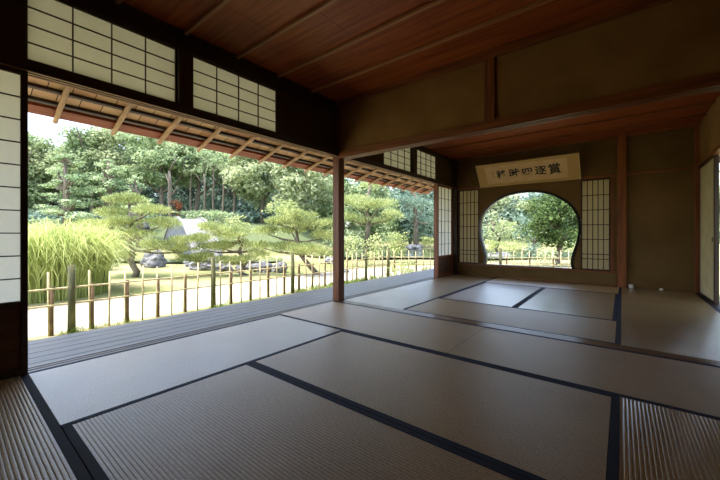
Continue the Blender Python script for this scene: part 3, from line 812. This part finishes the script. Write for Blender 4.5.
BG = [
 # u, vtop, vbot, w, d, mat, label
 (14, 118, 215, 90, 30, 'leaf_mid', 'mid-green broadleaf tree at the left edge of the view, beside the shoji'),
 (52, 134, 205, 80, 33, 'leaf_pale', 'pale broadleaf tree under the patch of white sky at left'),
 (92, 126, 205, 75, 32, 'leaf_mid', 'tall tree right behind the second layered pine'),
 (128, 118, 190, 85, 34, 'leaf_pale', 'pale tall tree above the low layered pine'),
 (160, 128, 185, 80, 30, 'leaf_mid', 'mid-green tree whose crown rises above the stone bridge'),
 (196, 130, 190, 80, 32, 'leaf_pale', 'pale-leaved woodland tree just right of the bridge top'),
 (232, 135, 188, 80, 34, 'leaf_mid', 'woodland tree with bare trunk behind the curved-trunk pine'),
 (262, 140, 205, 85, 27, 'leaf_pale', 'pale feathery tree left of the open bay pillar'),
 (300, 150, 215, 75, 25, 'leaf_pale', 'bushy pale tree above the spreading garden pine'),
 (318, 158, 225, 60, 36, 'leaf_blue', 'blue-green tree directly left of the wooden pillar'),
 (352, 165, 225, 70, 38, 'leaf_blue', 'blue-green tree directly right of the wooden pillar'),
 (392, 172, 228, 75, 36, 'leaf_blue', 'blue-green tree in the middle of the narrow far bay'),
 (428, 176, 232, 75, 34, 'leaf_blue', 'darker tree beside the slim jamb of the far bay'),
 (470, 180, 238, 80, 40, 'leaf_blue', 'distant tree hidden partly by the far left corner wall'),
 (508, 186, 240, 66, 36, 'leaf_pale', 'pale distant tree at the left of the round window'),
 (540, 190, 242, 60, 34, 'leaf_blue', 'bluish distant tree in the centre of the round window'),
 (600, 170, 245, 90, 34, 'leaf_mid', 'distant tree behind the dark maple of the round window'),
 (176, 148, 205, 70, 40, 'leaf_blue', 'shadowed tree deep in the wood above the bridge'),
 (216, 150, 212, 70, 42, 'leaf_blue', 'shadowed tree deep in the wood behind the bare trunks'),
 (110, 150, 220, 90, 40, 'leaf_blue', 'dark tree deep behind the two layered pines'),
 (30, 150, 235, 90, 38, 'leaf_blue', 'dark tree deep behind the pampas grass'),
 (282, 165, 222, 70, 42, 'leaf_blue', 'bluish tree deep behind the spreading garden pine'),
 (372, 180, 240, 60, 27, 'leaf_mid', 'mid-green tree filling the left half of the far bay above the bushes'),
 (412, 178, 240, 60, 28, 'leaf_blue', 'bluish tree above the right of the pond in the far bay'),
 (340, 172, 238, 60, 27, 'leaf_mid', 'mid-green tree standing behind the wooden pillar'),
 (-60, 110, 235, 130, 30, 'leaf_mid', 'broad tree left of the picture behind the shoji'),
 (700, 160, 250, 130, 36, 'leaf_mid', 'broad tree behind the solid right part of the back wall'),
]
for i, (u, vt, vb, w, d, mk, lab) in enumerate(BG):
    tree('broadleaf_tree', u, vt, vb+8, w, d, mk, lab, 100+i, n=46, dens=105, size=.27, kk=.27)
# undergrowth filling the wooded bank behind the garden
ug = []; rg = random.Random(77)
for i in range(520):
    u = rg.uniform(-90, 700); d = rg.uniform(27, 46); p = P(u, 234, d)
    if d < 32 and u > 330: continue
    h = rg.uniform(.4, 1.0)*(1.2 if d < 34 else 4.2)
    ug.append((p[0], p[1], gz(p[0], p[1])+h*.6, rg.uniform(.9,1.9), rg.uniform(.9,1.9), h*.6))
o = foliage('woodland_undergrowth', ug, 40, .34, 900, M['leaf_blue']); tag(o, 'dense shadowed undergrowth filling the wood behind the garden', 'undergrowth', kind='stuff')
# thin bare trunks in the wood
for i, (u, vt, vb, d) in enumerate([(171,170,218,24),(205,172,214,27),(213,168,214,28),(222,170,214,26),(234,165,212,27),(190,176,214,29)]):
    a = P(u, vb, d); b = P(u+rnd.uniform(-4,4), vt, d); g0 = gz(a[0], a[1])
    labs = ['pale thick trunk standing behind the crown of the stone bridge','first bare trunk right of the bridge','leaning bare trunk right of the bridge','bare trunk in the middle of the wood','bare trunk nearest the curved-trunk pine','thin bare trunk just above the right end of the bridge']
    mb = MB(); r = .11 if i else .22
    m_ = [((a[0]*(1-t)+b[0]*t)+rnd.uniform(-.08,.08), (a[1]*(1-t)+b[1]*t), g0-.1+(b[2]-g0)*t) for t in (0,.25,.5,.75,1)]
    mb.tube(m_, [r, r*.85, r*.75, r*.6, r*.4], 8)
    for s in range(3):
        p = m_[2+s % 3]; aa = rnd.uniform(0, 6.28)
        mb.tube([p, (p[0]+math.cos(aa)*.7, p[1]+math.sin(aa)*.7, p[2]+.9)], [r*.35, r*.15], 6)
    t = thing('bare_tree', labs[i], 'tree', (a[0], a[1], g0))
    mb.build('trunk', M['bark'], t, smooth=True)
    foliage('foliage', cloud_clumps((b[0], b[1], b[2]+.8), 1.6, 1.6, 1.1, 7, 400+i, .4), 30, .22, 400+i, M['leaf_mid'], t)

# layered pines
def pine(name, pads, trunk, d, mkey, label, seed, dens, size, tr=.12, branches=True, thick=1.0):
    base = trunk[0]; bx, by, _ = P(base[0], base[1], d); g0 = gz(bx, by)
    t = thing(name, label, 'pine tree', (bx, by, g0))
    rg = random.Random(seed)
    tp = []
    for i, (u, v) in enumerate(trunk):
        p = P(u, v, d+rg.uniform(-.15,.15)*0); tp.append((p[0], p[1], g0-.05 if i == 0 else max(p[2], g0+.02)))
    mb = MB(); mb.tube(tp, [tr*(1-.7*i/(len(tp)-1)) for i in range(len(tp))], 10)
    cl = []
    for (u, v, ru, rv) in pads:
        dd = d+rg.uniform(-1,1)*ru/F*d*.6
        c = P(u, v, dd); r = ru/F*d; h = rv/F*d*thick
        # a pad: several overlapping flattened tufts
        m = max(3, int(ru/5))
        for j in range(m):
            a = rg.uniform(0, 6.28); q = rg.uniform(0,.62)*r
            cl.append((c[0]+math.cos(a)*q, c[1]+math.sin(a)*q, c[2]+rg.uniform(-.2,.35)*h, r*rg.uniform(.35,.55), r*rg.uniform(.35,.55), h*rg.uniform(.42,.62)))
        if branches:
            k = min(range(len(tp)), key=lambda q: abs(tp[q][2]-(c[2]-.25*h)) + (0 if tp[q][2] < c[2] else 1))
            s = tp[k]; md = ((s[0]+c[0])/2+rg.uniform(-.1,.1), (s[1]+c[1])/2+rg.uniform(-.1,.1), (s[2]*.4+(c[2]-h*.4)*.6)-.04)
            mb.tube([s, md, (c[0], c[1], c[2]-h*.35)], [tr*.45, tr*.3, tr*.14], 6)
    mb.build('trunk', M['bark'], t, smooth=True)
    foliage('foliage', cl, dens, size, seed, M[mkey], t, mode='leaf' if mkey == 'pine_far' else 'needle', upb=1.3 if mkey == 'pine_far' else .8)
    return t
pine('garden_pine', [(128,200,26,7),(108,212,24,8),(150,210,24,8),(118,224,26,8),(160,224,22,8),(100,226,20,6),(138,233,20,6),(158,246,24,8),(182,250,16,7),(176,240,14,6),(112,250,18,9),(130,258,14,8)],
     [(134,286),(137,272),(131,262),(133,250),(128,240),(132,222),(129,205)], 9.2, 'pine_near', 'cloud-pruned garden pine standing left of the stone bridge', 11, 2600, .054, .10)
pine('garden_pine', [(214,228,22,7),(238,234,28,8),(196,240,22,8),(222,246,20,7),(252,246,18,8),(204,258,20,7),(236,260,22,8),(260,256,14,8),(186,258,14,6),(206,248,18,7),(196,262,16,6)],
     [(246,284),(240,272),(246,262),(239,252),(243,242),(236,232)], 9.6, 'pine_near', 'cloud-pruned pine with a curved bare trunk, right of the bridge', 12, 2600, .054, .09)
pine('garden_pine', [(298,216,24,7),(278,222,24,7),(316,224,24,8),(268,232,22,7),(292,230,22,6),(322,236,20,8),(280,248,22,7),(304,250,26,7),(324,254,18,8),(264,246,14,7)],
     [(320,286),(317,274),(308,264),(300,254),(298,242),(296,228),(297,216)], 9.4, 'pine_near', 'wide spreading green pine left of the wooden pillar', 13, 2600, .054, .09)
def layers(u0, v0, v1, w0, w1, step=6.5, seed=1):
    rg = random.Random(seed); out = [(u0, v0, w0*.7, 4.5)]; v = v0+step*.6; k = 0
    while v < v1:
        t = (v-v0)/(v1-v0); w = w0+(w1-w0)*t**.8; sgn = 1 if k % 2 else -1
        out.append((u0+sgn*w*.45+rg.uniform(-2,2), v, w*.8, 4.4)); out.append((u0-sgn*w*.5+rg.uniform(-2,2), v+step*.5, w*.68, 4.2)); v += step; k += 1
    return out
pine('layered_pine', layers(66,156,222,13,27,seed=1),
     [(67,238),(67,215),(66,190),(65,160)], 19, 'pine_far', 'tall layered pine at left with a straight grey trunk', 14, 560, .10, .24)
pine('layered_pine', layers(107,162,212,12,22,seed=2)+[(128,208,26,4),(112,216,24,4.5),(146,214,16,4)],
     [(110,236),(110,210),(109,185),(108,162)], 20, 'pine_far', 'second layered pine, between the tall pine and the bridge', 15, 560, .10, .22)
pine('layered_pine', layers(136,178,214,10,20,seed=3),
     [(140,232),(140,212),(138,195),(135,182)], 18, 'pine_far', 'low layered pine just left above the stone bridge', 16, 560, .10, .18)
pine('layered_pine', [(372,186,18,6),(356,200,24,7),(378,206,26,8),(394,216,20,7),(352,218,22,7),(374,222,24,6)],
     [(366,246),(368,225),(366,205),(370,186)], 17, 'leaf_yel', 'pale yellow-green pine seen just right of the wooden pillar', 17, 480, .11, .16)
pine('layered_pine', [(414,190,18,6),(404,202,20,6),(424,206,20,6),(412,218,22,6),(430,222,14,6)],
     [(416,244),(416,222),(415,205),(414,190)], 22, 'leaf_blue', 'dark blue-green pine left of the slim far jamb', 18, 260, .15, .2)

# maple beyond the window
tree('maple_tree', 558, 186, 254, 74, 12, 'leaf_dark', 'dark green leafy tree filling the right of the round window', 61, n=60, dens=330, size=.11, kk=.27)
tree('broadleaf_tree', 528, 208, 250, 34, 16, 'leaf_blue', 'small bluish tree left of the dark leafy tree in the window', 62, n=14, dens=90, size=.15)
tree('broadleaf_tree', 497, 208, 244, 40, 18, 'leaf_pale', 'small pale tree at the left inside the round window', 63, n=14, dens=90, size=.15)

# shrubs
def shrub(u, v, wpx, hpx, d, mk, label, seed, dens=160, size=.09, name='rounded_shrub', mode='leaf'):
    c = P(u, v, d); r = wpx/2/F*d; h = hpx/2/F*d; g0 = gz(c[0], c[1])
    cz = max(c[2], g0+h*.7)
    cl = cloud_clumps((c[0], c[1], cz), r, r, h, 10, seed, .5)
    # down to the ground
    cl.append((c[0], c[1], (cz+g0)/2, r*.8, r*.8, max(.1, (cz-g0)/2+h*.3)))
    o = foliage(name, cl, dens, size, seed, M[mk], None, mode); tag(o, label, 'shrub'); return o
shrub(374, 246, 34, 34, 12.5, 'leaf_yel', 'rounded clipped shrub left in the far bay', 71)
shrub(398, 246, 30, 30, 13.5, 'pine_near', 'rounded clipped shrub right in the far bay beside the pond', 72)
shrub(352, 250, 24, 28, 12, 'leaf_yel', 'pale shrub just right of the wooden pillar beyond the fence', 73)
shrub(400, 270, 42, 24, 9.0, 'leaf_yel', 'low yellow-green bush behind the end of the fence', 74, 220, .07)
shrub(424, 274, 22, 12, 9.6, 'leaf_yel', 'small low bush next to the slim far jamb', 75, 220, .07)
shrub(428, 240, 20, 12, 26, 'leaf_yel', 'small bright shrub on the far bank of the pond', 76, 60, .16)
shrub(44, 226, 42, 16, 13, 'leaf_pale', 'low pale hedge behind the pampas grass', 77)
shrub(86, 238, 22, 12, 14, 'leaf_red', 'reddish shrub between the grass and the garden pine', 78, 130, .1)
shrub(178, 205, 14, 10, 24, 'leaf_red', 'reddish brown shrub behind the bridge top', 79, 60, .16)
shrub(108, 262, 34, 34, 10.5, 'leaf_pale', 'greyish leafy shrub under the left side of the garden pine', 80, 160, .09)
shrub(236, 222, 28, 22, 17, 'leaf_yel', 'bright yellow-green bush behind the curved-trunk pine', 81, 90, .14)
shrub(282, 208, 36, 26, 18, 'leaf_yel', 'bright bush behind the left of the spreading pine', 82, 80, .15)
shrub(210, 215, 60, 10, 22, 'leaf_mid', 'long low hedge on the bank right of the bridge', 83, 70, .16)
shrub(130, 222, 60, 10, 23, 'leaf_mid', 'long low hedge on the bank left of the bridge', 84, 70, .16)
shrub(358, 238, 30, 22, 17, 'leaf_pale', 'pale bush behind the clipped shrubs, left in the far bay', 88, 110, .12)
shrub(386, 236, 30, 20, 18, 'leaf_mid', 'dark bush behind the clipped shrubs, middle of the far bay', 89, 110, .12)
shrub(450, 238, 40, 20, 26, 'leaf_mid', 'wide bush on the bank hidden behind the corner shoji', 90, 70, .15)
shrub(500, 232, 46, 22, 24, 'leaf_yel', 'broad yellow-green bush on the bank at left in the round window', 91, 80, .15)
shrub(536, 238, 36, 20, 22, 'leaf_pale', 'pale broad bush on the bank at the centre of the round window', 92, 80, .15)
shrub(576, 244, 30, 26, 15, 'leaf_mid', 'green bush at the right inner edge of the round window', 93, 120, .1)
shrub(512, 246, 26, 12, 13, 'leaf_yel', 'low yellow-green bush behind the fence in the round window', 94, 130, .09)
shrub(532, 250, 20, 14, 12, 'leaf_blue', 'small bluish bush left below the dark tree in the round window', 95, 150, .09)
shrub(492, 245, 20, 12, 14, 'leaf_yel', 'yellowish bush low at the left of the round window', 85, 120, .1)
shrub(548, 256, 26, 16, 11, 'leaf_pale', 'pale bush below the dark tree in the round window', 86, 160, .09)
shrub(338, 238, 40, 24, 22, 'leaf_mid', 'green bush behind the wooden pillar across the lawn', 87, 70, .15)
for i, (x, y, s, lab) in enumerate([(5.6,5.2,.8,'leafy shrub glimpsed through the opening at the right picture edge'),(6.4,6.6,1.2,'taller shrub outside the right opening'),(5.3,3.6,.6,'low shrub outside the right opening')]):
    cl = cloud_clumps((x, y, GZ+s*.9), s*.7, s*.7, s*.9, 10, 500+i, .5); cl.append((x, y, GZ+s*.4, s*.5, s*.5, s*.5))
    tag(foliage('garden_shrub', cl, 150, .09, 500+i, M['leaf_mid' if i else 'leaf_yel']), lab, 'shrub')

# pampas grass clump: arching blades
def grass_clump(c, rad, h, n, seed, m, name, label, w=.010):
    R = np.random.default_rng(seed); Vs = []; Fs = []
    seg = 5
    for i in range(n):
        a = R.uniform(0, 2*math.pi); q = math.sqrt(R.uniform())*rad; bx, by = c[0]+math.cos(a)*q, c[1]+math.sin(a)*q
        a2 = a+R.normal()*.8; hh = h*R.uniform(.45, 1.05); out = R.uniform(.08,.62)*hh; wd = w*R.uniform(.6,1.4)
        px, py = -math.sin(a2)*wd, math.cos(a2)*wd; b0 = len(Vs); g0 = c[2]
        for s in range(seg+1):
            t = s/seg; z = hh*(1.25*t-.55*t**2.6*(1+out/hh)); xo = out*t**2; ww = 1-t**2*.9
            x, y = bx+math.cos(a2)*xo, by+math.sin(a2)*xo
            Vs.append((x-px*ww, y-py*ww, g0+z)); Vs.append((x+px*ww, y+py*ww, g0+z))
        for s in range(seg): Fs.append((b0+2*s, b0+2*s+1, b0+2*s+3, b0+2*s+2))
    return build_np(name, np.array(Vs), np.array(Fs), m)
c = P(46, 300, 6.3); o = grass_clump((c[0], c[1], GZ), .95, 2.15, 5200, 1, M['grass'], 'pampas_grass', '', .0085); tag(o, 'tall arching yellow-green pampas grass clump at left beyond the fence', 'grass clump')
c = P(78, 298, 7.1); o = grass_clump((c[0], c[1], GZ), .38, 1.45, 1500, 2, M['grass'], 'pampas_grass', '', .0085); tag(o, 'lower pampas grass clump right of the tall one', 'grass clump')
# turf tufts along the fence base
R = np.random.default_rng(9); Vs = []; Fs = []
for i in range(150):
    y = R.uniform(-1.5, 7); x = XF+R.normal()*.08+.02
    if math.sin(y*3.1)+math.sin(y*1.3+1) < -.1: continue
    for k in range(22):
        a = R.uniform(0, 6.28); q = R.uniform(0,.09); h = R.uniform(.03,.09); bx, by = x+math.cos(a)*q, y+math.sin(a)*q
        b0 = len(Vs); dx, dy = R.normal()*.03, R.normal()*.03
        Vs += [(bx-.006, by, GZ-.005), (bx+.006, by, GZ-.005), (bx+dx+.002, by+dy, GZ+h), (bx+dx-.002, by+dy, GZ+h)]; Fs.append((b0, b0+1, b0+2, b0+3))
o = build_np('grass_tufts', np.array(Vs), np.array(Fs), M['turf']); tag(o, 'short green grass growing along the foot of the bamboo fence', 'grass', kind='stuff')

# rocks
def rock(u, v, wpx, hpx, d, label, seed):
    p = P(u, v, d); r = wpx/2/F*d; h = hpx/2/F*d; rg = random.Random(seed); g0 = gz(p[0], p[1])
    import bmesh
    from mathutils import noise
    bm = bmesh.new(); bmesh.ops.create_icosphere(bm, subdivisions=4, radius=1)
    vs = []
    for q in bm.verts:
        n_ = noise.noise(q.co*1.3+Vector((seed*3.1, 0, 0)))*.45+noise.noise(q.co*3.5+Vector((seed, 5, 0)))*.16
        k_ = 1+n_; vs.append((p[0]+q.co.x*r*k_, p[1]+q.co.y*r*.8*k_, g0+h*.7+q.co.z*h*1.2*k_))
    mb = MB(); mb.add(vs, [tuple(w.index for w in f.verts) for f in bm.faces]); bm.free()
    o = mb.build('garden_rock', M['rock']); tag(o, label, 'rock'); return o
for i, a in enumerate([(154,262,24,16,11.5,'bluish grey boulder below the garden pine'),(205,270,30,12,11.2,'low wide boulder at the water edge left of the fence post'),(224,273,18,9,10.8,'small dark rock at the water edge'),
          (244,272,20,9,11,'flat pale rock under the curved-trunk pine'),(262,274,22,10,10.4,'grey rock between the two right garden pines'),(280,272,16,10,10.2,'dark rock under the spreading pine'),(190,268,14,8,12,'small stone right below the bridge end'),
          (414,242,16,9,22,'pale rounded boulder on the pond edge'),(332,258,14,8,13,'rock just beside the wooden pillar'),(92,252,26,9,13,'flat pale stone behind the pampas grass'),
          (128,214,12,8,22,'stone in the bank wall left of the bridge'),(144,212,12,8,22,'second stone in the bank wall left of the bridge'),(200,212,12,7,23,'stone on the bank right behind the bridge'),(216,214,12,7,23,'second stone on the bank right behind the bridge'),
          (500,242,22,5,17,'low rock on the pond edge in the round window'),(345,268,10,6,10,'little rock at the fence right of the pillar')]):
    rock(*a, seed=i+1)

# stone bridge: arched deck seen from its near end, block side wall
br = thing('stone_bridge', 'pale arched stone bridge behind the garden pines', 'bridge', (*P(190, 255, 15)[:2], GZ))
p0 = Vector(P(208, 258, 13.5)); p1 = Vector(P(173, 258, 19.0)); ax = Vector((p1.x-p0.x, p1.y-p0.y, 0)); Lb = ax.length; ax.normalize(); sd = Vector((-ax.y, ax.x, 0))
if sd.dot(Vector((-math.cos(YAW), -math.sin(YAW), 0))) < 0: sd = -sd   # sd = towards picture left
def bz(t): return GZ+.25+1.68*math.sin(math.pi*min(max(t,0),1))**.8
wB = .52
def arch(s0, s1, dz0, dz1, name, m, lab=None):
    n = 28; vs = []; fs = []
    for i in range(n+1):
        t = i/n; c_ = p0+ax*(Lb*t); z = bz(t)
        for s in (s0, s1):
            for dz in (dz0, dz1):
                zz = GZ-.1 if dz is None else z+dz
                if name == 'side_wall' and dz is None:
                    q = (t-.5)/.3; zz = GZ+.05+(.45*math.sqrt(max(0, 1-q*q)) if abs(q) < 1 else -.15)
                vs.append((c_.x+sd.x*s, c_.y+sd.y*s, zz))
    for i in range(n):
        a = i*4; b = a+4
        fs += [(a, b, b+1, a+1), (a+2, a+3, b+3, b+2), (a+1, b+1, b+3, a+3), (a, a+2, b+2, b)]
    fs += [(0,1,3,2), (n*4, n*4+2, n*4+3, n*4+1)]
    o = MB().add(vs, fs).build(name, m, br); 
    if lab: o['label'] = lab
def m_blocks():
    m = bpy.data.materials.new('grey_stone_blocks'); m.use_nodes = True; nt = m.node_tree; N = nt.nodes; L = nt.links
    b = N['Principled BSDF']; b.inputs['Roughness'].default_value = .9
    geo = N.new('ShaderNodeNewGeometry'); vo = N.new('ShaderNodeTexVoronoi'); vo.inputs['Scale'].default_value = 3.2; vo.feature = 'DISTANCE_TO_EDGE'; L.new(geo.outputs['Position'], vo.inputs['Vector'])
    rp = N.new('ShaderNodeValToRGB'); rp.color_ramp.elements[0].color = lin((40,42,46)); rp.color_ramp.elements[1].color = lin((92,98,108)); rp.color_ramp.elements[1].position = .08
    L.new(vo.outputs['Distance'], rp.inputs[0]); L.new(rp.outputs[0], b.inputs['Base Color']); return m
M['blocks'] = m_blocks()
arch(-wB, wB, -.16, 0, 'bridge_deck', M['stone'])
arch(wB-.06, wB+.06, 0, .09, 'kerb', M['stone']); arch(-wB-.06, -wB+.06, 0, .09, 'kerb', M['stone'])
arch(wB-.1, wB, None, -.16, 'side_wall', M['blocks'], 'dark jointed stone blocks'); arch(-wB, -wB+.1, None, -.16, 'side_wall', M['blocks'])

# ------------------------------------------------------------------ light
w = bpy.data.worlds.new('World'); bpy.context.scene.world = w; w.use_nodes = True; nt = w.node_tree
bg = nt.nodes['Background']; sky = nt.nodes.new('ShaderNodeTexSky'); sky.sky_type = 'NISHITA'; sky.sun_disc = False
SUN = Vector((-.15, -.28, 1.0)).normalized()
sky.sun_elevation = math.asin(SUN.z); sky.sun_rotation = math.atan2(SUN.x, SUN.y); sky.air_density = 1.0; sky.dust_density = 3.0; sky.ozone_density = 1.5
hs = nt.nodes.new('ShaderNodeHueSaturation'); hs.inputs['Saturation'].default_value = .82; nt.links.new(sky.outputs[0], hs.inputs['Color']); nt.links.new(hs.outputs[0], bg.inputs[0]); bg.inputs[1].default_value = .26
sun = bpy.data.lights.new('sun', 'SUN'); sun.energy = 2.05; sun.angle = math.radians(1.5); sun.color = (1, .97, .92)
so = bpy.data.objects.new('sun', sun); C.objects.link(so); so.rotation_euler = SUN.to_track_quat('Z', 'Y').to_euler()

# ------------------------------------------------------------------ camera
cd = bpy.data.cameras.new('camera'); cam = bpy.data.objects.new('camera', cd); C.objects.link(cam)
cd.sensor_width = 36; cd.lens = F/720*36; cd.shift_y = (CY-240)/720; cd.clip_start = .05; cd.clip_end = 400
cam.location = CAM; cam.rotation_euler = (math.pi/2, 0, YAW)
S = bpy.context.scene; S.camera = cam
S.view_settings.view_transform = 'Standard'; S.view_settings.look = 'None'; S.view_settings.gamma = 1; S.view_settings.exposure = 1.65
S.cycles.max_bounces = 12; S.cycles.diffuse_bounces = 8; S.cycles.glossy_bounces = 4; S.cycles.transmission_bounces = 6; S.cycles.caustics_reflective = False; S.cycles.caustics_refractive = False
S.cycles.use_denoising = True
